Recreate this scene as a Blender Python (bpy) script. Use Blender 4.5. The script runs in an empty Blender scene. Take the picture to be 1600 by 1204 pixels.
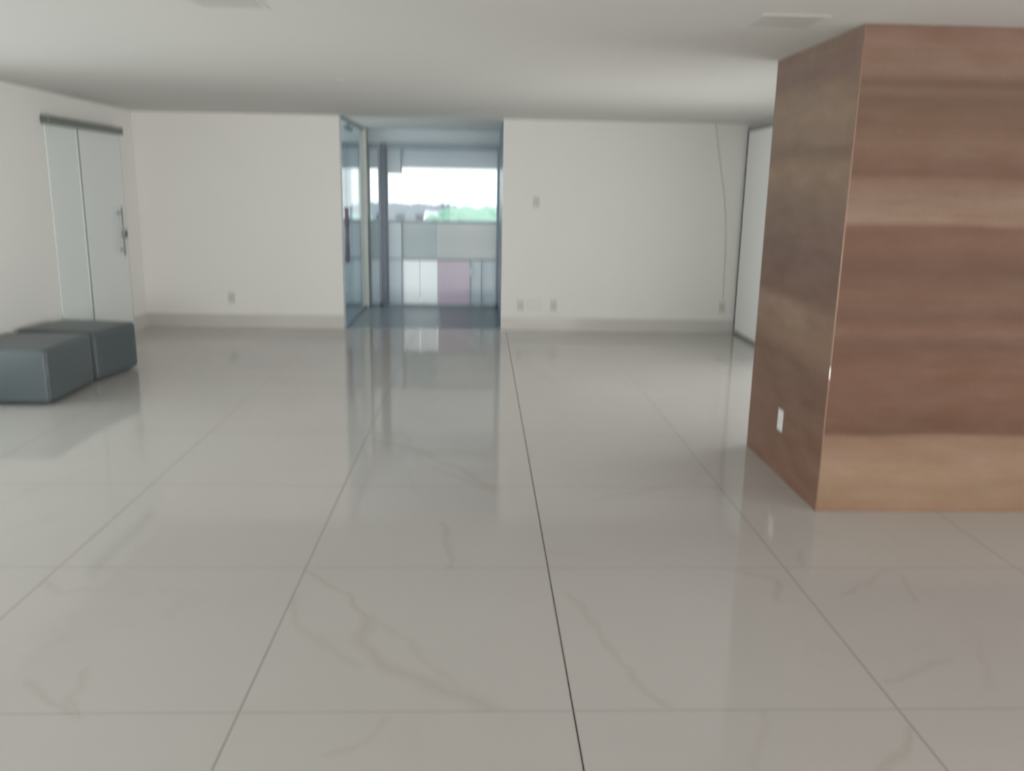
import bpy, bmesh, math
from mathutils import Vector, Matrix

C = bpy.context.scene.collection
PI = math.pi

# ------------------------------------------------------------------ helpers
def prop(o, label=None, cat=None, group=None, kind=None):
    if label: o['label'] = label
    if cat: o['category'] = cat
    if group: o['group'] = group
    if kind: o['kind'] = kind
    return o

def empty(name, loc, rz=0, **k):
    o = bpy.data.objects.new(name, None); C.objects.link(o)
    o.location = loc; o.rotation_euler = (0, 0, rz); o.empty_display_size = .1
    return prop(o, **k)

def link(name, bm, m, parent=None, smooth=False, loc=(0, 0, 0), rot=(0, 0, 0), **k):
    me = bpy.data.meshes.new(name); bm.normal_update(); bm.to_mesh(me); bm.free()
    me.materials.append(m)
    if smooth:
        for p in me.polygons: p.use_smooth = True
    o = bpy.data.objects.new(name, me); C.objects.link(o)
    o.location = loc; o.rotation_euler = rot
    if parent: o.parent = parent
    return prop(o, **k)

def add_box(bm, lo, hi, bevel=0, seg=2):
    b = bmesh.new()
    bmesh.ops.create_cube(b, size=1)
    for v in b.verts:
        v.co = Vector([lo[i] + (v.co[i] + .5) * (hi[i] - lo[i]) for i in range(3)])
    if bevel:
        bmesh.ops.bevel(b, geom=list(b.edges), offset=bevel, segments=seg, profile=.5, affect='EDGES')
    me = bpy.data.meshes.new('tmp'); b.to_mesh(me); b.free(); bm.from_mesh(me); bpy.data.meshes.remove(me)

def bx(lo, hi, bevel=0, seg=2):
    bm = bmesh.new(); add_box(bm, lo, hi, bevel, seg); return bm

def add_tube(bm, pts, r, n=12, closed=False, cap=True):
    pts = [Vector(p) for p in pts]; rings = []
    N = len(pts)
    for i, p in enumerate(pts):
        if closed: d = pts[(i + 1) % N] - pts[i - 1]
        else: d = pts[min(i + 1, N - 1)] - pts[max(i - 1, 0)]
        d.normalize()
        a = Vector((0, 0, 1)) if abs(d.z) < .9 else Vector((1, 0, 0))
        u = d.cross(a).normalized(); v = d.cross(u)
        rr = r[i] if isinstance(r, (list, tuple)) else r
        rings.append([bm.verts.new(p + (u * math.cos(2 * PI * k / n) + v * math.sin(2 * PI * k / n)) * rr) for k in range(n)])
    for i in range(N if closed else N - 1):
        a, b = rings[i], rings[(i + 1) % N]
        for k in range(n): bm.faces.new((a[k], a[(k + 1) % n], b[(k + 1) % n], b[k]))
    if cap and not closed:
        bm.faces.new(rings[0][::-1]); bm.faces.new(rings[-1])
    bmesh.ops.recalc_face_normals(bm, faces=bm.faces)

# ------------------------------------------------------------------ materials
class NT:
    def __init__(s, name):
        s.m = bpy.data.materials.new(name); s.m.use_nodes = True
        s.t = s.m.node_tree; s.n = s.t.nodes
        s.b = s.n['Principled BSDF']; s.out = s.n['Material Output']
    def node(s, typ, **k):
        x = s.n.new(typ)
        for a, v in k.items(): setattr(x, a, v)
        return x
    def put(s, sock, v):
        if isinstance(v, bpy.types.NodeSocket): s.t.links.new(v, sock)
        elif isinstance(v, (tuple, list)) and len(v) == 3 and sock.type == 'RGBA': sock.default_value = (*v, 1)
        else: sock.default_value = v
    def math(s, op, a, b=None, c=None, clamp=False):
        x = s.node('ShaderNodeMath', operation=op, use_clamp=clamp); s.put(x.inputs[0], a)
        if b is not None: s.put(x.inputs[1], b)
        if c is not None: s.put(x.inputs[2], c)
        return x.outputs[0]
    def vmath(s, op, a, b=None, out=0):
        x = s.node('ShaderNodeVectorMath', operation=op); s.put(x.inputs[0], a)
        if b is not None: s.put(x.inputs[1], b)
        return x.outputs[out]
    def mix(s, f, a, b, blend='MIX'):
        x = s.node('ShaderNodeMix', data_type='RGBA', blend_type=blend)
        s.put(x.inputs[0], f); s.put(x.inputs[6], a); s.put(x.inputs[7], b)
        return x.outputs[2]
    def coord(s, scale=None):
        c = s.node('ShaderNodeNewGeometry').outputs['Position']
        if scale: c = s.vmath('MULTIPLY', c, scale)
        return c
    def noise(s, vec, scale, detail=3, rough=.5, out='Fac', dist=0):
        x = s.node('ShaderNodeTexNoise'); s.put(x.inputs['Vector'], vec)
        x.inputs['Scale'].default_value = scale; x.inputs['Detail'].default_value = detail
        x.inputs['Roughness'].default_value = rough; x.inputs['Distortion'].default_value = dist
        return x.outputs[out]
    def ramp(s, fac, stops, interp='LINEAR'):
        x = s.node('ShaderNodeValToRGB'); r = x.color_ramp; r.interpolation = interp
        while len(r.elements) < len(stops): r.elements.new(1)
        for e, (p, c) in zip(r.elements, stops):
            e.position = p; e.color = (*c, 1) if len(c) == 3 else c
        s.put(x.inputs[0], fac); return x.outputs[0]
    def bump(s, h, strength=.2, dist=.002):
        x = s.node('ShaderNodeBump'); x.inputs['Strength'].default_value = strength
        x.inputs['Distance'].default_value = dist; s.put(x.inputs['Height'], h)
        s.t.links.new(x.outputs[0], s.b.inputs['Normal'])

def mat(name, col, rough=.5, metal=0, spec=.5, nscale=40, namt=.04, bump=0):
    t = NT(name); n = t.noise(t.coord(), nscale, 3)
    f = t.math('MULTIPLY_ADD', n, 2 * namt, 1 - namt)
    hsv = t.node('ShaderNodeHueSaturation'); hsv.inputs['Color'].default_value = (*col, 1)
    t.put(hsv.inputs['Value'], f); t.put(t.b.inputs['Base Color'], hsv.outputs[0])
    t.b.inputs['Roughness'].default_value = rough; t.b.inputs['Metallic'].default_value = metal
    t.b.inputs['Specular IOR Level'].default_value = spec
    if bump: t.bump(n, bump)
    return t.m

def srgb(r, g, b):
    f = lambda c: (c / 255 / 12.92) if c <= 10 else ((c / 255 + .055) / 1.055) ** 2.4
    return (f(r), f(g), f(b))

def glass(name, tint, refl=1.0):
    t = NT(name); t.n.remove(t.b)
    tr = t.node('ShaderNodeBsdfTransparent'); tr.inputs[0].default_value = (*tint, 1)
    gl = t.node('ShaderNodeBsdfGlossy'); gl.inputs['Roughness'].default_value = .02
    fr = t.node('ShaderNodeFresnel'); fr.inputs[0].default_value = 1.5
    f = t.math('MULTIPLY', fr.outputs[0], refl, clamp=True)
    mx = t.node('ShaderNodeMixShader'); t.put(mx.inputs[0], f)
    t.t.links.new(tr.outputs[0], mx.inputs[1]); t.t.links.new(gl.outputs[0], mx.inputs[2])
    t.t.links.new(mx.outputs[0], t.out.inputs[0]); return t.m

def frosted(name, dif, trans, k):
    """milky glass: part diffuse, part translucent with a satin sheen"""
    t = NT(name); t.n.remove(t.b)
    n = t.noise(t.coord(), 3, 2)
    col = t.mix(t.math('MULTIPLY', n, .08), dif, tuple(c * .8 for c in dif))
    d = t.node('ShaderNodeBsdfDiffuse'); t.put(d.inputs[0], col)
    tl = t.node('ShaderNodeBsdfTranslucent'); tl.inputs[0].default_value = (*trans, 1)
    m1 = t.node('ShaderNodeMixShader'); m1.inputs[0].default_value = k
    t.t.links.new(d.outputs[0], m1.inputs[1]); t.t.links.new(tl.outputs[0], m1.inputs[2])
    gl = t.node('ShaderNodeBsdfGlossy'); gl.inputs['Roughness'].default_value = .12
    fr = t.node('ShaderNodeFresnel'); fr.inputs[0].default_value = 1.45
    m2 = t.node('ShaderNodeMixShader'); t.put(m2.inputs[0], fr.outputs[0])
    t.t.links.new(m1.outputs[0], m2.inputs[1]); t.t.links.new(gl.outputs[0], m2.inputs[2])
    t.t.links.new(m2.outputs[0], t.out.inputs[0]); return t.m

def frost_front(o):
    """clear glass sheet whose room side is frosted"""
    o.data.materials.append(M['glass'])
    for q in o.data.polygons:
        if q.normal.y > -.5: q.material_index = 1
    return o

# room dimensions (metres)
H = 2.38; YB = 9.888; YN = -7.0; LX = -3.84; RX = 3.03; EX = 6.4
PX, PY0, PY1 = 1.76, 4.12, 5.30
OX0, OX1 = -1.58, .248; YF = 11.94; GX = -3.6

VEINS = [[-0.733, 3.395, -0.534, 3.198, 0.01, 0.55], [-0.534, 3.198, -0.416, 2.986, 0.01, 0.55], [-0.416, 2.986, -0.425, 2.82, 0.022, 0.5], [-0.425, 2.82, -0.318, 2.648, 0.022, 0.5], [-0.318, 2.648, -0.136, 2.523, 0.022, 0.5], [-0.136, 2.523, 0.043, 2.407, 0.022, 0.5], [-0.389, 2.961, -0.242, 2.797, 0.012, 0.3], [-0.242, 2.797, -0.095, 2.568, 0.012, 0.3], [-0.095, 2.568, 0.073, 2.407, 0.012, 0.3], [-0.747, 3.17, -0.651, 2.89, 0.012, 0.3], [-0.651, 2.89, -0.507, 2.732, 0.012, 0.3], [-0.507, 2.732, -0.403, 2.629, 0.012, 0.3], [-0.186, 3.955, -0.137, 3.682, 0.012, 0.45], [-0.137, 3.682, -0.128, 3.441, 0.012, 0.45], [0.366, 3.199, 0.467, 2.886, 0.013, 0.45], [0.467, 2.886, 0.521, 2.564, 0.013, 0.45], [0.521, 2.564, 0.609, 2.416, 0.013, 0.45], [1.161, 3.412, 1.276, 3.318, 0.014, 0.45], [1.276, 3.318, 1.228, 3.114, 0.014, 0.45], [1.514, 3.17, 1.819, 3.414, 0.01, 0.4], [1.819, 3.414, 1.85, 3.35, 0.01, 0.4], [1.85, 3.35, 1.787, 3.125, 0.01, 0.4], [1.414, 2.542, 1.529, 2.617, 0.01, 0.4], [1.529, 2.617, 1.689, 2.678, 0.01, 0.4], [1.346, 2.275, 1.261, 2.184, 0.01, 0.5], [1.261, 2.184, 1.149, 2.088, 0.01, 0.5], [-0.265, 2.383, -0.313, 2.261, 0.01, 0.35], [-0.313, 2.261, -0.431, 2.173, 0.01, 0.35], [-1.47, 2.559, -1.363, 2.467, 0.012, 0.45], [-1.363, 2.467, -1.249, 2.372, 0.012, 0.45], [-1.328, 2.635, -1.281, 2.52, 0.009, 0.4], [-1.281, 2.52, -1.289, 2.449, 0.009, 0.4], [-1.289, 2.449, -1.214, 2.358, 0.009, 0.4], [-0.679, 5.345, -0.437, 5.181, 0.022, 0.4], [-0.437, 5.181, -0.103, 4.745, 0.022, 0.4], [-0.103, 4.745, 0.097, 4.389, 0.022, 0.4], [0.907, 2.372, 0.801, 2.092, 0.01, 0.25], [-1.792, 3.295, -1.656, 3.198, 0.014, 0.35], [-1.656, 3.198, -1.573, 3.238, 0.014, 0.35], [-0.454, 5.395, -0.358, 4.921, 0.015, 0.3], [-0.358, 4.921, 0.045, 4.419, 0.015, 0.3], [0.626, 4.277, 1.217, 4.574, 0.018, 0.25], [1.217, 4.574, 1.341, 4.489, 0.018, 0.25], [1.493, 3.617, 1.446, 3.445, 0.012, 0.35], [1.871, 2.81, 1.721, 2.479, 0.01, 0.25]]
TILE, TX0, TY0 = 1.0474, .3076, 2.3844

def floor_material():
    t = NT('porcelain_floor')
    pos = t.coord()
    warp = t.noise(pos, 5.0, 4, .6, 'Color')
    off = t.vmath('MULTIPLY', t.vmath('SUBTRACT', warp, (.5, .5, .5)), (.11, .13, 0))
    flat = t.vmath('MULTIPLY', t.vmath('ADD', pos, off), (1, 1, 0))
    tot = None
    for x0, y0, x1, y1, w, s in VEINS:
        a = Vector((x0, y0, 0)); d = Vector((x1, y1, 0)) - a
        pa = t.vmath('SUBTRACT', flat, tuple(a))
        tt = t.math('MULTIPLY', t.vmath('DOT_PRODUCT', pa, tuple(d), out=1), 1 / d.length_squared, clamp=True)
        sc = t.node('ShaderNodeVectorMath', operation='SCALE'); sc.inputs[0].default_value = tuple(d)
        t.put(sc.inputs[3], tt)
        dist = t.vmath('DISTANCE', pa, sc.outputs[0], out=1)
        g = t.math('MULTIPLY', t.math('SUBTRACT', 1, t.math('DIVIDE', dist, w * 2.2), clamp=True), s * .55)
        tot = g if tot is None else t.math('MAXIMUM', tot, g)
    # fainter cloudy veining everywhere
    n1 = t.noise(t.vmath('MULTIPLY', pos, (1, .8, 1)), .9, 6, .6, dist=.6)
    ridge = t.math('SUBTRACT', 1, t.math('MULTIPLY', t.math('ABSOLUTE', t.math('SUBTRACT', n1, .5)), 38), clamp=True)
    gate = t.math('MULTIPLY', t.math('SUBTRACT', t.noise(pos, .8, 2), .52), 5, clamp=True)
    ridge = t.math('MULTIPLY', t.math('MULTIPLY', ridge, gate), .18)
    n2 = t.noise(pos, 1.3, 3)
    base = t.mix(n2, (.485, .457, .437), (.525, .502, .482))
    tan = t.mix(t.noise(pos, 4, 2), (.38, .29, .20), (.35, .30, .25))
    col = t.mix(t.math('MAXIMUM', tot, ridge), base, tan)
    sep = t.node('ShaderNodeSeparateXYZ'); t.put(sep.inputs[0], pos)
    def joint(c, o, w):
        u = t.math('DIVIDE', t.math('SUBTRACT', c, o), TILE)
        fr = t.math('SUBTRACT', u, t.math('ROUND', u))
        return t.math('SUBTRACT', 1, t.math('DIVIDE', t.math('ABSOLUTE', fr), w / TILE), clamp=True)
    jx = joint(sep.outputs[0], TX0, .0065); jy = joint(sep.outputs[1], TY0, .011)
    jj = t.math('MAXIMUM', t.math('MULTIPLY', jx, .62), t.math('MULTIPLY', jy, .22))
    col = t.mix(jj, col, (.17, .145, .12))
    t.put(t.b.inputs['Base Color'], col)
    r = t.math('MULTIPLY_ADD', t.noise(pos, 6, 3), .03, .05)
    t.put(t.b.inputs['Roughness'], t.math('MULTIPLY_ADD', jj, .4, r))
    t.b.inputs['Specular IOR Level'].default_value = .62
    return t.m

def wood_material(name, axis, bands, seed, streak, blotch, gain=1):
    """printed wood-grain boards laid horizontally: one tone per board, grain along the board"""
    t = NT(name); pos = t.coord()
    sep = t.node('ShaderNodeSeparateXYZ'); t.put(sep.inputs[0], pos)
    along = sep.outputs[axis]; z = sep.outputs[2]
    comb = t.node('ShaderNodeCombineXYZ'); t.put(comb.inputs[0], along); t.put(comb.inputs[1], z); comb.inputs[2].default_value = seed
    v = comb.outputs[0]
    wz = t.math('ADD', z, t.math('MULTIPLY', t.math('SUBTRACT', t.noise(t.vmath('MULTIPLY', v, (1.2, 3, 1)), 1, 3), .5), .035))
    base = t.ramp(t.math('DIVIDE', wz, H), [(zz / H, tuple(q * gain for q in srgb(*c))) for zz, c in bands])
    grain = t.noise(t.vmath('MULTIPLY', v, (1.6, 26, 1)), 1, 5, .6)
    fine = t.noise(t.vmath('MULTIPLY', v, (9, 160, 1)), 1, 3, .6)
    patch = t.noise(t.vmath('MULTIPLY', v, (3, 9, 1)), 1, 4, .55)
    cross = t.noise(t.vmath('MULTIPLY', v, (120, 14, 1)), 1, 2, .5)
    f = t.math('ADD', t.math('MULTIPLY', t.math('SUBTRACT', grain, .5), streak),
               t.math('ADD', t.math('MULTIPLY', t.math('SUBTRACT', patch, .5), blotch),
                      t.math('ADD', t.math('MULTIPLY', t.math('SUBTRACT', fine, .5), .22), t.math('MULTIPLY', t.math('SUBTRACT', cross, .5), .12))))
    hsv = t.node('ShaderNodeHueSaturation'); t.put(hsv.inputs['Color'], base)
    t.put(hsv.inputs['Value'], t.math('ADD', 1, f))
    t.put(hsv.inputs['Saturation'], t.math('MULTIPLY_ADD', patch, -.35, 1.27))
    t.put(t.b.inputs['Base Color'], hsv.outputs[0])
    t.b.inputs['Roughness'].default_value = .5; t.b.inputs['Specular IOR Level'].default_value = .3
    t.bump(fine, .15, .0006)
    return t.m

M = {}
M['wall'] = mat('white_wall_paint', (.80, .788, .762), .55, nscale=3, namt=.012, spec=.3)
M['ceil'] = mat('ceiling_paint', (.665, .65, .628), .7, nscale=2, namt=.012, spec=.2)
M['base'] = mat('skirting_tile', (.60, .585, .55), .12, nscale=3, namt=.02)
M['floor'] = floor_material()
K = .90
FB = [(0, (176, 143, 120)), (.10, (180, 152, 128)), (.20, (186, 157, 133)), (.33, (176, 146, 124)), (.405, (170, 138, 118)), (.425, (128, 98, 80)), (.55, (138, 104, 86)), (.75, (142, 108, 90)), (.88, (126, 95, 78)),
      (.95, (146, 112, 94)), (1.02, (128, 96, 80)), (1.12, (140, 108, 90)), (1.25, (124, 94, 77)), (1.36, (138, 104, 86)), (1.46, (136, 102, 84)), (1.49, (168, 140, 121)), (1.60, (158, 130, 112)), (1.68, (152, 120, 103)),
      (1.71, (132, 100, 82)), (1.85, (142, 112, 94)), (1.98, (136, 108, 90)), (2.05, (124, 98, 80)), (2.09, (140, 112, 95)), (2.125, (128, 102, 84)), (2.17, (152, 124, 108)), (2.30, (156, 127, 111)), (2.375, (148, 118, 102))]
SB = [(0, (132, 104, 90)), (.35, (124, 96, 82)), (.7, (122, 97, 84)), (.78, (134, 108, 94)), (.84, (138, 114, 98)), (1.0, (142, 118, 104)), (1.05, (122, 98, 86)), (1.3, (116, 94, 84)), (1.45, (124, 102, 90)), (1.6, (132, 112, 98)),
      (1.75, (146, 124, 109)), (1.82, (130, 110, 97)), (2.0, (144, 124, 109)), (2.15, (140, 120, 106)), (2.22, (130, 108, 100)), (2.37, (136, 116, 104))]
def every(b, n):  # colour ramps hold 32 stops
    return b[:32]
M['wood_front'] = wood_material('wood_cladding_front', 0, every(FB, 32), 3.1, .30, .42, .60)
M['wood_side'] = wood_material('wood_cladding_side', 1, every(SB, 32), 8.4, .22, .62, .96)
M['edge'] = mat('pale_edge_trim', srgb(156, 126, 108), .5)
M['chip'] = mat('white_chip', (.8, .78, .75), .5)
M['pouf'] = mat('charcoal_upholstery', srgb(80, 89, 92), .36, nscale=90, namt=.12, bump=.25, spec=.5)
M['pipe'] = mat('charcoal_piping', srgb(84, 93, 96), .4, nscale=90, namt=.1)
M['foot'] = mat('black_plastic_foot', (.02, .02, .02), .4)
M['plastic'] = mat('white_plastic', (.74, .73, .71), .35, nscale=60, namt=.02)
M['plate'] = mat('wall_plate_plastic', (.62, .61, .58), .4, nscale=60, namt=.02)
M['socket'] = mat('socket_insert_grey', (.56, .55, .52), .4)
M['hole'] = mat('socket_hole', (.15, .15, .15), .6)
M['rail'] = mat('dark_grey_rail', srgb(112, 118, 112), .35, .3)
M['alu'] = mat('grey_aluminium', srgb(150, 152, 150), .35, .4)
M['darkalu'] = mat('dark_bronze_frame', srgb(86, 84, 84), .4, .3)
M['steel'] = mat('brushed_steel', srgb(158, 160, 160), .4, .2)
M['milky'] = frosted('milky_door_glass', (.82, .87, .85), (.7, .75, .74), .05)
M['milky2'] = frosted('milky_panel_glass', (.97, .975, .97), (.7, .75, .74), .02)
M['facade'] = mat('blue_grey_frame', srgb(132, 146, 156), .35, .1)
M['facade_dark'] = mat('dark_slate_frame', srgb(78, 88, 98), .35, .3)
M['beige'] = mat('beige_grey_post', srgb(190, 187, 180), .45, 0)
M['glass'] = glass('clear_glass', (.965, .985, .985), .25)
M['glass_clear'] = glass('window_glass', (.96, .98, .97), .6)
M['glass_side'] = glass('partition_glass', (.95, .97, .975), .5)
M['transom'] = frosted('frosted_transom', (.46, .52, .56), (.60, .70, .74), .30)
M['p_bright'] = frosted('bright_frosted_glass', (.9, .96, .97), (.98, 1, 1), .94)
M['p_pink'] = frosted('pinkish_frosted_glass', (.55, .47, .56), (.70, .58, .68), .30)
M['p_grey'] = frosted('grey_frosted_glass', (.50, .58, .62), (.64, .76, .82), .30)
M['p_teal'] = frosted('teal_grey_panel', (.36, .44, .46), (.50, .62, .65), .16)
M['p_sand'] = frosted('sand_grey_panel', (.52, .55, .54), (.66, .70, .68), .22)
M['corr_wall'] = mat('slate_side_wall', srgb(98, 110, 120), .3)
M['red'] = mat('dark_red_cloth', srgb(105, 48, 62), .6)
M['blackish'] = mat('dark_grey_plastic', srgb(70, 66, 72), .5)
M['cable'] = mat('grey_white_cable', (.65, .64, .615), .6)
M['diffuser'] = mat('unlit_diffuser', (.55, .535, .51), .5)
M['detector'] = mat('detector_plastic', (.52, .52, .49), .6)
M['lframe'] = mat('light_frame', (.62, .605, .58), .5)
M['ground'] = mat('outdoor_ground', (.66, .67, .67), .9, nscale=.5, namt=.1)
M['leaf'] = mat('pale_green_foliage', (.30, .53, .41), .7, nscale=6, namt=.25)
M['bwall'] = mat('pale_building_wall', (.27, .31, .345), .8, nscale=1, namt=.05)
M['broof'] = mat('grey_roof', (.25, .29, .33), .8, nscale=2, namt=.1)
M['bwin'] = mat('dark_window', (.08, .10, .12), .2)
M['white_out'] = mat('white_sheet_roof', (.82, .86, .88), .6)
M['slab'] = mat('concrete_slab', (.4, .4, .4), .8)
M['black_joint'] = mat('black_joint_filler', (.018, .017, .016), .6, spec=.2)

# ------------------------------------------------------------------ setting
S = dict(kind='structure')
link('floor', bx((LX - .2, YN, -.15), (EX + .2, YF + .25, 0)), M['floor'], **S)
link('trim_1', bx((TX0 - .0017, YN + .1, -.002), (TX0 + .0017, YB - .012, .0004)), M['black_joint'], **S)
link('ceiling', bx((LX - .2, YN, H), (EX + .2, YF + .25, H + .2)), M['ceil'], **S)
bm = bmesh.new()
LW0, LW1, RW0, RW1, WZ0, WZ1 = .6, 6.3, 5.55, 8.0, .12, 2.26
add_box(bm, (LX - .15, YN, 0), (LX, LW0, H)); add_box(bm, (LX - .15, LW1, 0), (LX, 10.2, H)); add_box(bm, (LX - .15, 11.7, 0), (LX, YF + .2, H))
add_box(bm, (LX - .15, 10.2, 0), (LX, 11.7, WZ0)); add_box(bm, (LX - .15, 10.2, WZ1), (LX, 11.7, H))
add_box(bm, (LX - .15, LW0, 0), (LX, LW1, WZ0)); add_box(bm, (LX - .15, LW0, WZ1), (LX, LW1, H))
link('wall_left', bm, M['wall'], **S)
def side_window(name, x, y0, y1, label):
    w = empty(name, (x, y0, WZ0), label=label, **S)
    bm = bmesh.new(); L = y1 - y0; Z = WZ1 - WZ0; n = max(2, round(L / 1.1))
    add_box(bm, (-.04, 0, 0), (.04, L, .04)); add_box(bm, (-.04, 0, Z - .04), (.04, L, Z))
    for i in range(n + 1):
        c = min(max(i * L / n, .02), L - .02); add_box(bm, (-.04, c - .02, .04), (.04, c + .02, Z - .04))
    link('window_frame', bm, M['alu'], w)
    link('window_pane', bx((-.004, .02, .02), (.004, L - .02, Z - .02)), M['glass_clear'], w)
side_window('added_window_5', LX - .075, LW0, LW1, 'long added window in the left wall, out of view, for fill light')  # added out of view as the opening for the left fill lamp
side_window('added_window_7', LX - .075, 10.2, 11.7, 'added window at the unseen left end of the corridor, for fill light')  # unseen opening added so extra light reaches the corridor
side_window('added_window_6', RX + .075, RW0, RW1, 'added window in the right wall, hidden behind the pillar, for fill light')  # added behind the pillar to let fill light onto the far hall
link('wall_back_left', bx((LX, YB, 0), (OX0, YB + .14, H)), M['wall'], **S)
link('wall_back_right', bx((OX1, YB, 0), (RX + .15, YB + .14, H)), M['wall'], **S)
bm = bmesh.new()
add_box(bm, (RX, PY1, 0), (RX + .15, RW0, H)); add_box(bm, (RX, RW1, 0), (RX + .15, YB, H))
add_box(bm, (RX, RW0, 0), (RX + .15, RW1, WZ0)); add_box(bm, (RX, RW0, WZ1), (RX + .15, RW1, H))
link('wall_right', bm, M['wall'], **S)
bm = bmesh.new()
add_box(bm, (EX, YN, 0), (EX + .15, -3, H)); add_box(bm, (EX, 3, 0), (EX + .15, PY0, H))
add_box(bm, (EX, -3, 0), (EX + .15, 3, WZ0)); add_box(bm, (EX, -3, WZ1), (EX + .15, 3, H))
link('wall_far_right', bm, M['wall'], **S)
side_window('added_window_8', EX + .075, -3, 3, 'long added window far to the right, out of view, for fill light')  # added beyond the view as an opening for the far right fill
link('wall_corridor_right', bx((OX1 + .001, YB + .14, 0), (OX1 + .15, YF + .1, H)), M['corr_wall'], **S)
# wall behind the photographer: piers and head of a wide window band
bm = bmesh.new()
for x in (LX, -1.4, 1.1, 3.6, EX - .3): add_box(bm, (x, YN, .0), (x + .3, YN + .2, H))
add_box(bm, (LX, YN, 2.26), (EX, YN + .2, H))
link('wall_front', bm, M['wall'], **S)

link('baseboard_back_left', bx((LX, YB - .012, 0), (OX0, YB, .155), .003), M['base'], **S)
link('baseboard_back_right', bx((OX1, YB - .012, 0), (RX, YB, .155), .003), M['base'], **S)
bm = bmesh.new(); add_box(bm, (LX, YN + .2, 0), (LX + .012, 7.86, .155)); add_box(bm, (LX, 9.45, 0), (LX + .012, YB - .012, .155))
link('baseboard_left', bm, M['base'], **S)

# sliding milky-glass door on the left wall
d1 = empty('door_1', (LX, 8.65, 0), label='two-panel milky glass sliding door under a dark grey rail on the left wall', **S)
Y0 = 8.65
link('door_rail', bx((.003, 7.86 - Y0, 2.10), (.075, 9.44 - Y0, 2.172), .004), M['rail'], d1, label='dark grey sliding rail')
def glass_panel(name, y0, y1, x):
    o = link(name, bx((x, y0 - Y0, .01), (x + .014, y1 - Y0, 2.10), .002), M['milky'], d1)
    return o
pl = glass_panel('door_panel', 7.90, 8.50, .002)
pr = glass_panel('door_panel', 8.46, 9.42, .018)
bm = bmesh.new()
add_box(bm, (.0325, 8.462 - Y0, .01), (.0345, 8.490 - Y0, 2.10), .003)
link('panel_edge_strip', bm, M['alu'], pl, label='grey strip where the two panels meet')
link('door_jamb', bx((.002, 9.42 - Y0, 0), (.034, 9.44 - Y0, 2.10), .003), M['plate'], d1)
bm = bmesh.new()
add_tube(bm, [(.075, 9.24 - Y0, .86), (.075, 9.24 - Y0, 1.36)], .009)
for z in (.92, 1.30): add_tube(bm, [(.032, 9.24 - Y0, z), (.075, 9.24 - Y0, z)], .012)
link('door_handle', bm, M['steel'], pr, True)
lk = link('door_lock', bx((.032, 9.30 - Y0, 1.03), (.053, 9.41 - Y0, 1.13), .006), M['steel'], pr)
bm = bmesh.new(); add_tube(bm, [(.053, 9.355 - Y0, 1.08), (.066, 9.355 - Y0, 1.08)], .018); add_tube(bm, [(.066, 9.355 - Y0, 1.08), (.070, 9.355 - Y0, 1.08)], .012)
link('lock_cylinder', bm, M['rail'], d1, True)

# frosted full-height glazing in the right wall beside the back corner
d2 = empty('door_2', (RX, 8.9, 0), label='full-height milky glass panel in a thin dark frame at the right end of the back wall', **S)
Y0 = 8.9
bm = bmesh.new()
add_box(bm, (-.030, 9.845 - Y0, .0), (-.003, 9.872 - Y0, 2.33), .002)
link('door_frame', bm, M['darkalu'], d2, label='thin dark upright frame')
link('head_rail', bx((-.034, 8.04 - Y0, 2.295), (-.003, 9.845 - Y0, 2.345), .003), M['alu'], d2)
link('sill_rail', bx((-.034, 8.04 - Y0, .0), (-.003, 9.845 - Y0, .045), .003), M['alu'], d2)
for a, b in ((8.88, 9.845), (8.04, 8.87)):
    link('door_panel', bx((-.024, a - Y0, .045), (-.012, b - Y0, 2.295)), M['milky2'], d2)

# ------------------------------------------------------------------ corridor and window front
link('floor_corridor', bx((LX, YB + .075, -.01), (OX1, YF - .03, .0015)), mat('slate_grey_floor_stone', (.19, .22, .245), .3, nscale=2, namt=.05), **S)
trim = link('trim_2', bx((OX0 - .05, YF - .13, 0), (OX0 + .05, YF + .06, H - .001), .006), M['beige'], **S)
def window(name, x0, x1, cells, dark_left=0, sky_top=1.88, label=None):
    w = empty(name, (x0, YF, 0), label=label, **S)
    W = x1 - x0
    bm = bmesh.new()
    add_box(bm, (0, -.03, 2.12), (W, .05, 2.20))          # head
    add_box(bm, (0, -.03, 0), (W, .05, .035))             # foot
    add_box(bm, (0, -.035, 1.155), (W, .04, 1.185))       # sill line
    add_box(bm, (0, -.02, .645), (W, .04, .665))
    add_box(bm, (0, -.02, 0), (.018, .04, 2.12)); add_box(bm, (W - .03, -.03, 0), (W, .05, 2.12))
    link('window_frame', bm, M['facade'], w)
    if dark_left:
        link('window_post', bx((-.075, -.06, 0), (-.001, .06, 2.2)), M['facade_dark'], w, label='dark slate upright post')
    if W > 1.4 and dark_left:
        frost_front(link('frosted_transom', bx((.018, 0, 1.80), (.192, .012, 2.12)), M['transom'], w))
        frost_front(link('frosted_transom', bx((.208, 0, sky_top), (W - .03, .012, 2.12)), M['transom'], w))
    else: frost_front(link('frosted_transom', bx((.018, 0, sky_top), (W - .03, .012, 2.12)), M['transom'], w))
    link('window_pane', bx((.018, .004, 1.185), (W - .03, .010, sky_top)), M['glass'], w)
    for (a, b, z0, z1, m) in cells:
        frost_front(link('lower_pane', bx((a - x0, .0, z0), (b - x0, .012, z1)), M[m], w))
    return w
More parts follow.
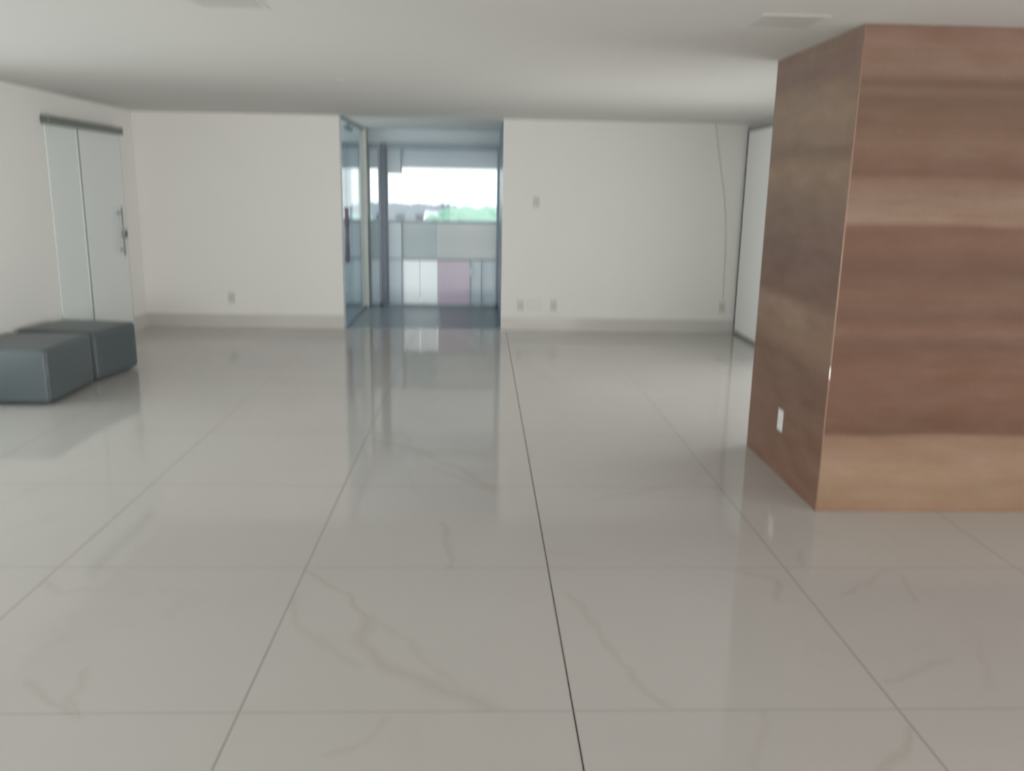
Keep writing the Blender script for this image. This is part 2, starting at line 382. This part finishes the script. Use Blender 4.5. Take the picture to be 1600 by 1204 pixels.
w1 = window('window_1', -1.285, OX1, [
    (-1.267, -1.085, .665, 1.155, 'p_grey'), (-1.085, -.60, .665, 1.155, 'p_teal'), (-.60, .218, .665, 1.155, 'p_sand'),
    (-1.267, -1.085, .035, .645, 'p_grey'), (-1.077, -.845, .035, .645, 'p_bright'), (-.838, -.598, .035, .645, 'p_bright'),
    (-.592, -.142, .035, .645, 'p_pink'), (-.134, .012, .035, .645, 'p_grey'), (.022, .218, .035, .645, 'p_grey')],
    dark_left=1, label='wide window front at the corridor end with bright sky above and coloured lower panes')
bm = bmesh.new()
add_box(bm, (.192, -.018, 0.03), (.208, .03, 1.16)); add_box(bm, (.192, -.018, 1.80), (.208, .03, 2.12))
for x in (1.143, 1.297): add_box(bm, (x, -.018, .03), (x + .010, .03, .65))
link('mullion', bm, M['facade'], w1)
link('paper_notice', bx((1.128, -.026, .43), (1.190, -.0185, .56)), M['white_out'], w1, label='small white notice')
window('window_2', OX0 + .05, -1.365, [(OX0 + .068, -1.395, .665, 1.155, 'p_teal'), (OX0 + .068, -1.395, .035, .645, 'p_grey')],
       sky_top=1.86, label='narrow window between the beige post and the dark post')
window('window_3', -2.75, OX0 - .05, [(-2.732, -2.2, .665, 1.155, 'p_grey'), (-2.2, OX0 - .08, .665, 1.155, 'p_grey'), (-2.732, -2.2, .035, .645, 'p_grey'), (-2.19, OX0 - .08, .035, .645, 'p_grey')],
       sky_top=1.86, label='window seen through the side glass left of the beige post')
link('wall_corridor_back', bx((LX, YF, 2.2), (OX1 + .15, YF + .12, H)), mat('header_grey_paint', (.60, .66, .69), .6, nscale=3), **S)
link('wall_corridor_left', bx((LX, YF, 0), (-2.75, YF + .12, 2.2)), M['wall'], **S)
w4 = empty('window_4', (OX0, 11.0, 0), label='frameless glass side partition on the left of the corridor', **S)
link('window_pane', bx((-.006, YB + .15 - 11.0, .02), (.006, YF - .13 - 11.0, H - .02)), M['glass_side'], w4)
bm = bmesh.new()
add_box(bm, (-.012, YB + .145 - 11.0, 0), (.012, YF - .13 - 11.0, .02)); add_box(bm, (-.012, YB + .145 - 11.0, H - .02), (.012, YF - .13 - 11.0, H))
link('channel', bm, M['facade'], w4)

# narrow dark red hanging banner behind the side glass
rb = empty('hanging_banner', (-1.815, 11.82, .60), label='narrow dark red banner hanging behind the glass left of the beige post', cat='banner')
bm = bmesh.new()
n = 14
prev = None
for i in range(n + 1):
    z = .10 + (.70 - .10) * i / n; dy = .006 * math.sin(i * 1.1)
    row = [bm.verts.new((sx * (.026 + .004 * math.sin(i * .7)), dy + o, z)) for sx in (-1, 1) for o in (-.003, .003)]
    if prev:
        for a, b in ((0, 1), (1, 3), (3, 2), (2, 0)): bm.faces.new((prev[a], prev[b], row[b], row[a]))
    else: bm.faces.new((row[0], row[1], row[3], row[2]))
    prev = row
bm.faces.new((prev[0], prev[2], prev[3], prev[1])); bmesh.ops.recalc_face_normals(bm, faces=bm.faces)
link('banner_cloth', bm, M['red'], rb, True)
for z0, z1 in ((.70, .745), (.0, .10)):
    link('banner_weight', bx((-.032, -.014, z0), (.032, .014, z1), .008), M['blackish'], rb, label='dark grey end piece')
bm = bmesh.new(); add_tube(bm, [(0, 0, .745), (0, 0, H - .60)], .0025, 8)
link('banner_cord', bm, M['cable'], rb)

# small camera on the corridor ceiling
sc_ = empty('security_camera', (-1.66, 11.15, H), label='small dark security camera under the ceiling behind the side glass', cat='camera')
bm = bmesh.new(); add_tube(bm, [(0, 0, -.0005), (0, 0, -.012)], .03, 16); add_tube(bm, [(0, 0, -.012), (0, 0, -.045)], .008, 10)
link('camera_mount', bm, M['blackish'], sc_, True)
bm = bmesh.new(); add_tube(bm, [(-.045, .03, -.04), (.035, -.03, -.075)], .024, 16)
bd = link('camera_body', bm, M['blackish'], sc_, True)
bm = bmesh.new(); add_tube(bm, [(.035, -.03, -.075), (.041, -.0345, -.0777)], .018, 16)
link('camera_lens', bm, M['hole'], bd, True)

# ------------------------------------------------------------------ wood-clad pillar
p = empty('wood_clad_pillar', (PX, PY0, 0), label='large floor-to-ceiling pillar clad in brown horizontal wood boards', cat='pillar')
W = 2.6; D = PY1 - PY0
link('pillar_core', bx((.021, .021, 0.001), (W, D - .0, H - .001)), M['wall'], p)
link('front_cladding', bx((.004, 0, 0.001), (W, .02, H - .001)), M['wood_front'], p, label='reddish brown front boards with pale bands')
link('side_cladding', bx((0, .004, 0.001), (.02, D, H - .001)), M['wood_side'], p, label='darker brown side boards')
bm = bmesh.new()
add_tube(bm, [(.0035, .0035, .001), (.0035, .0035, H - .001)], .0042, 10)
ct = link('corner_trim', bm, M['edge'], p, True, label='thin pale corner edge')
link('edge_chip', bx((-.002, -.0035, .705), (.005, .002, .765), .001), M['chip'], ct, label='small white chip on the corner')

# ------------------------------------------------------------------ wall plates
def wall_plate(name, x, z, w, h, label, cat, inserts, group=None, m='plate', holes=True):
    """plate facing -Y on the back wall; empties sit on the wall face"""
    e = empty(name, (x, YB - .0005, z), label=label, cat=cat, group=group)
    link('cover_plate', bx((-w / 2, -.010, -h / 2), (w / 2, 0, h / 2), .003), M[m], e)
    for (ix, iz) in inserts:
        if holes:
            bm = bmesh.new(); add_box(bm, (ix - .02, -.014, iz - .02), (ix + .02, -.0102, iz + .02), .0015)
            s = link('socket_insert', bm, M['socket'], e)
            bm = bmesh.new()
            for k in (-1, 0, 1):
                add_tube(bm, [(ix + k * .0095, -.0145, iz + (.004 if k == 0 else 0)), (ix + k * .0095, -.0138, iz + (.004 if k == 0 else 0))], .0026, 10)
            link('pin_holes', bm, M['hole'], s)
        else:
            link('rocker', bx((ix - .018, -.017, iz - .03), (ix + .018, -.0102, iz + .03), .003), M['socket'], e)
    return e
wall_plate('wall_outlet', -2.86, .345, .075, .125, 'single white outlet low on the back wall left of the corridor opening', 'outlet', [(0, 0)])
wall_plate('wall_outlet', .475, .30, .075, .125, 'white outlet low on the back wall nearest the right edge of the corridor opening', 'outlet', [(0, 0)])
wall_plate('blank_wall_plate', .64, .315, .17, .15, 'wide blank white cover plate between two outlets low on the back wall', 'cover plate', [], m='plastic')
wall_plate('wall_outlet', .862, .30, .075, .125, 'white outlet low on the back wall just right of the blank cover plate', 'outlet', [(0, 0)])
wall_plate('wall_outlet', 2.855, .305, .075, .125, 'white outlet low in the right corner of the back wall under the cable', 'outlet', [(0, 0)])
wall_plate('light_switch', .632, 1.485, .075, .125, 'white light switch at shoulder height right of the corridor opening', 'switch', [(0, 0)], holes=False)
e = empty('wall_outlet', (PX - .0005, 4.722, .328), -PI / 2, label='white outlet on the dark side face of the wood-clad pillar', cat='outlet')
link('cover_plate', bx((-.038, -.008, -.062), (.038, 0, .062), .003), M['plastic'], e)
s = link('socket_insert', bx((-.02, -.012, -.02), (.02, -.0082, .02), .0015), M['plastic'], e)
bm = bmesh.new()
for k in (-1, 0, 1): add_tube(bm, [(k * .0095, -.0125, 0), (k * .0095, -.0118, 0)], .0024, 10)
link('pin_holes', bm, M['hole'], s)

# cable running from the ceiling down to the corner outlet
bm = bmesh.new()
P = [(2.63, 2.378), (2.67, 2.15), (2.72, 1.90), (2.78, 1.62), (2.815, 1.40), (2.84, 1.1), (2.85, .75), (2.855, .40)]
pts = []
for i in range(len(P) - 1):
    for k in range(4):
        f = k / 4; pts.append((P[i][0] * (1 - f) + P[i + 1][0] * f, YB - .0065, P[i][1] * (1 - f) + P[i + 1][1] * f))
pts.append((P[-1][0], YB - .0065, P[-1][1]))
add_tube(bm, pts, .0055, 8)
prop(link('wall_cable', bm, M['cable'], None, True), label='thin pale cable slanting down the back wall from the ceiling to the corner outlet', cat='cable')

# ------------------------------------------------------------------ ceiling fittings (unlit)
def ceiling_panel(x, y, label):
    e = empty('ceiling_light', (x, y, H), label=label, cat='ceiling light', group='unlit square ceiling lights')
    w = .155; bm = bmesh.new()
    for lo, hi in (((-w, -w), (w, -w + .02)), ((-w, w - .02), (w, w)), ((-w, -w + .02), (-w + .02, w - .02)), ((w - .02, -w + .02), (w, w - .02))):
        add_box(bm, (*lo, -.0030), (*hi, -.0003))
    link('light_frame', bm, M['lframe'], e)
    link('diffuser', bx((-w + .02, -w + .02, -.0022), (w - .02, w - .02, -.0003)), M['diffuser'], e)
ceiling_panel(-1.11, 3.99, 'square unlit ceiling light at the upper left, cut by the top of the picture')
ceiling_panel(1.39, 4.13, 'square unlit ceiling light beside the top of the wood-clad pillar')
e = empty('smoke_detector', (-1.06, 6.7, H), label='small round grey detector on the ceiling above the left side of the corridor opening', cat='detector')
bm = bmesh.new(); add_tube(bm, [(0, 0, -.0005), (0, 0, -.006), (0, 0, -.011)], [.045, .045, .035], 24)
b = link('detector_body', bm, M['detector'], e, True)
bm = bmesh.new(); add_tube(bm, [(0, 0, -.011), (0, 0, -.014)], [.018, .014], 20); link('sensor_cap', bm, M['diffuser'], b, True)

# ------------------------------------------------------------------ poufs
def rounded_block(w, d, h, r, puff, n=12):
    """soft upholstered block, base at z=0"""
    bm = bmesh.new(); bmesh.ops.create_cube(bm, size=1)
    for v in bm.verts: v.co = Vector((v.co.x * w, v.co.y * d, (v.co.z + .5) * h))
    bmesh.ops.bevel(bm, geom=list(bm.edges), offset=r, segments=5, profile=.5, affect='EDGES')
    bmesh.ops.subdivide_edges(bm, edges=[e for e in bm.edges if e.calc_length() > .12], cuts=n, use_grid_fill=True)
    for v in bm.verts:
        x, y, z = v.co.x / (w / 2), v.co.y / (d / 2), v.co.z / h
        k = max(0, 1 - x * x) * max(0, 1 - y * y)
        if z > .7: v.co.z += puff * k
        if z < .98 and z > .05:
            s = max(0, 1 - (2 * z - 1) ** 2)
            if abs(x) > .97: v.co.x += math.copysign(.006 * s * max(0, 1 - y * y), x)
            if abs(y) > .97: v.co.y += math.copysign(.006 * s * max(0, 1 - x * x), y)
    bmesh.ops.recalc_face_normals(bm, faces=bm.faces)
    return bm
def seam_loop(w, d, z, r, rr=.005):
    pts = []
    for cx, cy, a0 in ((1, 1, 0), (-1, 1, 90), (-1, -1, 180), (1, -1, 270)):
        for k in range(7):
            a = math.radians(a0 + 15 * k)
            pts.append((cx * (w / 2 - r) + r * math.cos(a), cy * (d / 2 - r) + r * math.sin(a), z))
    bm = bmesh.new(); add_tube(bm, pts, rr, 8, closed=True); return bm
def pouf(x, y, rz, w, d, label):
    e = empty('pouf', (x, y, 0), rz, label=label, cat='pouf')
    body = link('pouf_body', rounded_block(w, d, .405, .032, .012), M['pouf'], e, True, loc=(0, 0, .012))
    bm = seam_loop(w, d, .373, .03, .0042)
    for sx in (-1, 1):
        for sy in (-1, 1):
            c = (sx * (w / 2 - .0095), sy * (d / 2 - .0095))
            add_tube(bm, [(*c, .04), (*c, .373)], .0038, 8)
    link('piping', bm, M['pipe'], body, True)
    for sx in (-1, 1):
        for sy in (-1, 1):
            bm = bmesh.new(); add_tube(bm, [(sx * (w / 2 - .09), sy * (d / 2 - .09), 0), (sx * (w / 2 - .09), sy * (d / 2 - .09), .016)], .025, 14)
            link('foot', bm, M['foot'], e, True)
pouf(-3.485, 6.545, 0, .68, .75, 'nearer charcoal grey cube pouf at the left edge, cut by the picture')
pouf(-3.434, 7.318, -.155, .68, .63, 'farther charcoal grey cube pouf touching the back of the nearer one')

# ------------------------------------------------------------------ outdoors (an upper floor looks out over roofs and trees)
GZ = -3.4
link('ground', bx((-60, YF + 1.5, GZ - .2), (60, 90, GZ)), M['ground'], **S)
link('trim_3', bx((LX - .2, YF + .12, -.15), (OX1 + .3, YF + .35, 0)), M['slab'], **S)
link('added_canopy', bx((-7, YF + .26, H + .02), (4, YF + 6.2, H + .2)), M['slab'], **S)   # unseen canopy, added to keep the sky's reflection off the floor
def blob_tree(x, y, r, top, label, seed):
    import random
    rnd = random.Random(seed)
    e = empty('tree', (x, y, GZ), label=label, cat='tree', group='trees behind the window')
    bm = bmesh.new(); add_tube(bm, [(0, 0, 0), (.05, 0, 1.2), (0, .05, 2.6)], [.14, .11, .07], 10)
    link('trunk', bm, M['broof'], e, True)
    bm = bmesh.new(); ht = top - GZ
    for i in range(26):
        a = rnd.uniform(0, 2 * PI); q = r * .75 * math.sqrt(rnd.random()); zz = ht - .36 * r - rnd.uniform(0, .8)
        m = Matrix.Translation((q * math.cos(a), q * math.sin(a), zz)) @ Matrix.Diagonal((1, 1, .8, 1))
        bmesh.ops.create_icosphere(bm, subdivisions=3, radius=rnd.uniform(.35, .55) * r, matrix=m)
    for v in bm.verts:
        v.co += Vector((rnd.uniform(-1, 1), rnd.uniform(-1, 1), rnd.uniform(-1, 1))) * .035
    for v in bm.verts:
        v.co.z = min(v.co.z, ht + .02 * math.sin(v.co.x * 9))
    link('foliage', bm, M['leaf'], e, True)
blob_tree(-1.25, 28.8, .7, 1.02, 'smaller pale green tree directly right of the jagged grey building', 1)
blob_tree(-.25, 32.5, 1.2, 1.16, 'wide tall pale green tree at the right end of the corridor window', 2)
blob_tree(-3.6, 27, .8, .85, 'pale green tree seen through the narrow window by the beige post', 3)

b = empty('building', (-3.6, 40, GZ), label='low pale grey building with a jagged roof line beyond the trees', cat='building')
bh = .78 - GZ
link('building_wall', bx((-2.4, 0, 0), (2.4, 5, bh)), M['bwall'], b)
bm = bmesh.new()
for i in range(16):
    x = -2.4 + i * .3
    hh = .10 + .08 * ((i * 7) % 4) / 3
    v = [bm.verts.new(c) for c in ((x, 0, bh), (x + .3, 0, bh), (x + .15, 0, bh + hh), (x, 5, bh), (x + .3, 5, bh), (x + .15, 5, bh + hh))]
    for f in ((0, 1, 2), (5, 4, 3), (0, 3, 4, 1), (1, 4, 5, 2), (2, 5, 3, 0)): bm.faces.new([v[k] for k in f])
link('roof', bm, M['broof'], b)
for i in range(5):
    link('window', bx((-2.1 + i * .9, -.02, bh - .75), (-1.7 + i * .9, .01, bh - .3)), M['bwin'], b)
b = empty('building', (-14, 45, GZ), label='wide pale block on the far left beyond the side glass', cat='building')
link('building_wall', bx((-5, 0, 0), (5.2, 5, 4.4)), M['bwall'], b)
link('roof', bx((-5.1, -.1, 4.4), (5.3, 5.1, 4.55)), M['broof'], b)
for i in range(6):
    link('window', bx((-4.4 + i * 1.6, -.02, 3.0), (-3.6 + i * 1.6, .01, 4.0)), M['bwin'], b)
b = empty('shed', (-1.92, 34, GZ), label='small white-roofed shed seen low through the window between building and trees', cat='shed')
link('shed_wall', bx((-.28, 0, 0), (.28, 1.2, .45 - GZ)), M['bwall'], b)
bm = bmesh.new(); v = [bm.verts.new(c) for c in ((-.33, -.1, .45 - GZ), (.33, -.1, .40 - GZ), (.33, 1.3, .68 - GZ), (-.33, 1.3, .76 - GZ), (-.33, -.1, .42 - GZ), (.33, -.1, .37 - GZ), (.33, 1.3, .40 - GZ), (-.33, 1.3, .42 - GZ))]
for f in ((0, 1, 2, 3), (7, 6, 5, 4), (0, 4, 5, 1), (1, 5, 6, 2), (2, 6, 7, 3), (3, 7, 4, 0)): bm.faces.new([v[k] for k in f])
link('shed_roof', bm, M['white_out'], b)

# ------------------------------------------------------------------ light
w = bpy.data.worlds.new('World'); bpy.context.scene.world = w; w.use_nodes = True
bg = w.node_tree.nodes['Background']; bg.inputs[0].default_value = (.93, .98, 1, 1); bg.inputs[1].default_value = 1.6

def area(name, loc, rot, sx, sy, power, col, spread=180):
    l = bpy.data.lights.new(name, 'AREA'); l.shape = 'RECTANGLE'; l.size = sx; l.size_y = sy
    l.energy = power; l.color = col; l.spread = math.radians(spread)
    o = bpy.data.objects.new(name, l); C.objects.link(o); o.location = loc; o.rotation_euler = rot
    return o
# daylight from behind the camera, then fill lamps at the added side windows
area('daylight_back', (1.2, YN - .1, 1.3), (PI / 2, 0, 0), 10, 2.2, 400, (1, .975, .965), 150)
area('fill_left', (LX - .17, (LW0 + LW1) / 2, 1.05), (0, -PI / 2, 0), 1.75, LW1 - LW0, 84, (.95, .995, .965))  # added fill that evens out the hall from the left
area('fill_far_right', (EX + .17, 0, 1.2), (0, PI / 2, 0), 2.1, 6, 172, (1, .97, .975))  # added fill for the near right floor and ceiling
area('fill_right', (RX + .17, (RW0 + RW1) / 2, .95), (0, PI / 2, 0), 1.5, RW1 - RW0, 53, (1, .97, .965), 160)  # added fill hidden by the pillar, lights the far end
# fill lamp added at the unseen left end to brighten the corridor
area('fill_corridor', (LX - .17, 10.95, 1.2), (0, -PI / 2, 0), 2.1, 1.5, 70, (.86, .96, 1))

# ------------------------------------------------------------------ camera (lens and tilt solved from the joints and room edges)
cam = bpy.data.cameras.new('Camera'); co = bpy.data.objects.new('Camera', cam); C.objects.link(co)
r = Vector((0.99921, -0.035514, 0.017844)); u = Vector((-0.009464, 0.223453, 0.974669)); f = Vector((0.038602, 0.974067, -0.22294))
m = Matrix((r, u, -f)).transposed().to_4x4(); m.translation = Vector((0, 0, 1.6)); co.matrix_world = m
cam.sensor_width = 36; cam.lens = 1327.65 / 1600 * 36; cam.clip_start = .05; cam.clip_end = 300
cam.dof.use_dof = True; cam.dof.focus_distance = 1.05; cam.dof.aperture_fstop = 3.6; cam.dof.aperture_ratio = 4
s = bpy.context.scene; s.camera = co
s.view_settings.view_transform = 'Standard'; s.view_settings.look = 'None'; s.view_settings.gamma = 1
s.view_settings.use_curve_mapping = False; s.view_settings.exposure = 0
s.cycles.max_bounces = 12; s.cycles.diffuse_bounces = 8; s.cycles.transparent_max_bounces = 12
s.cycles.sample_clamp_indirect = 4
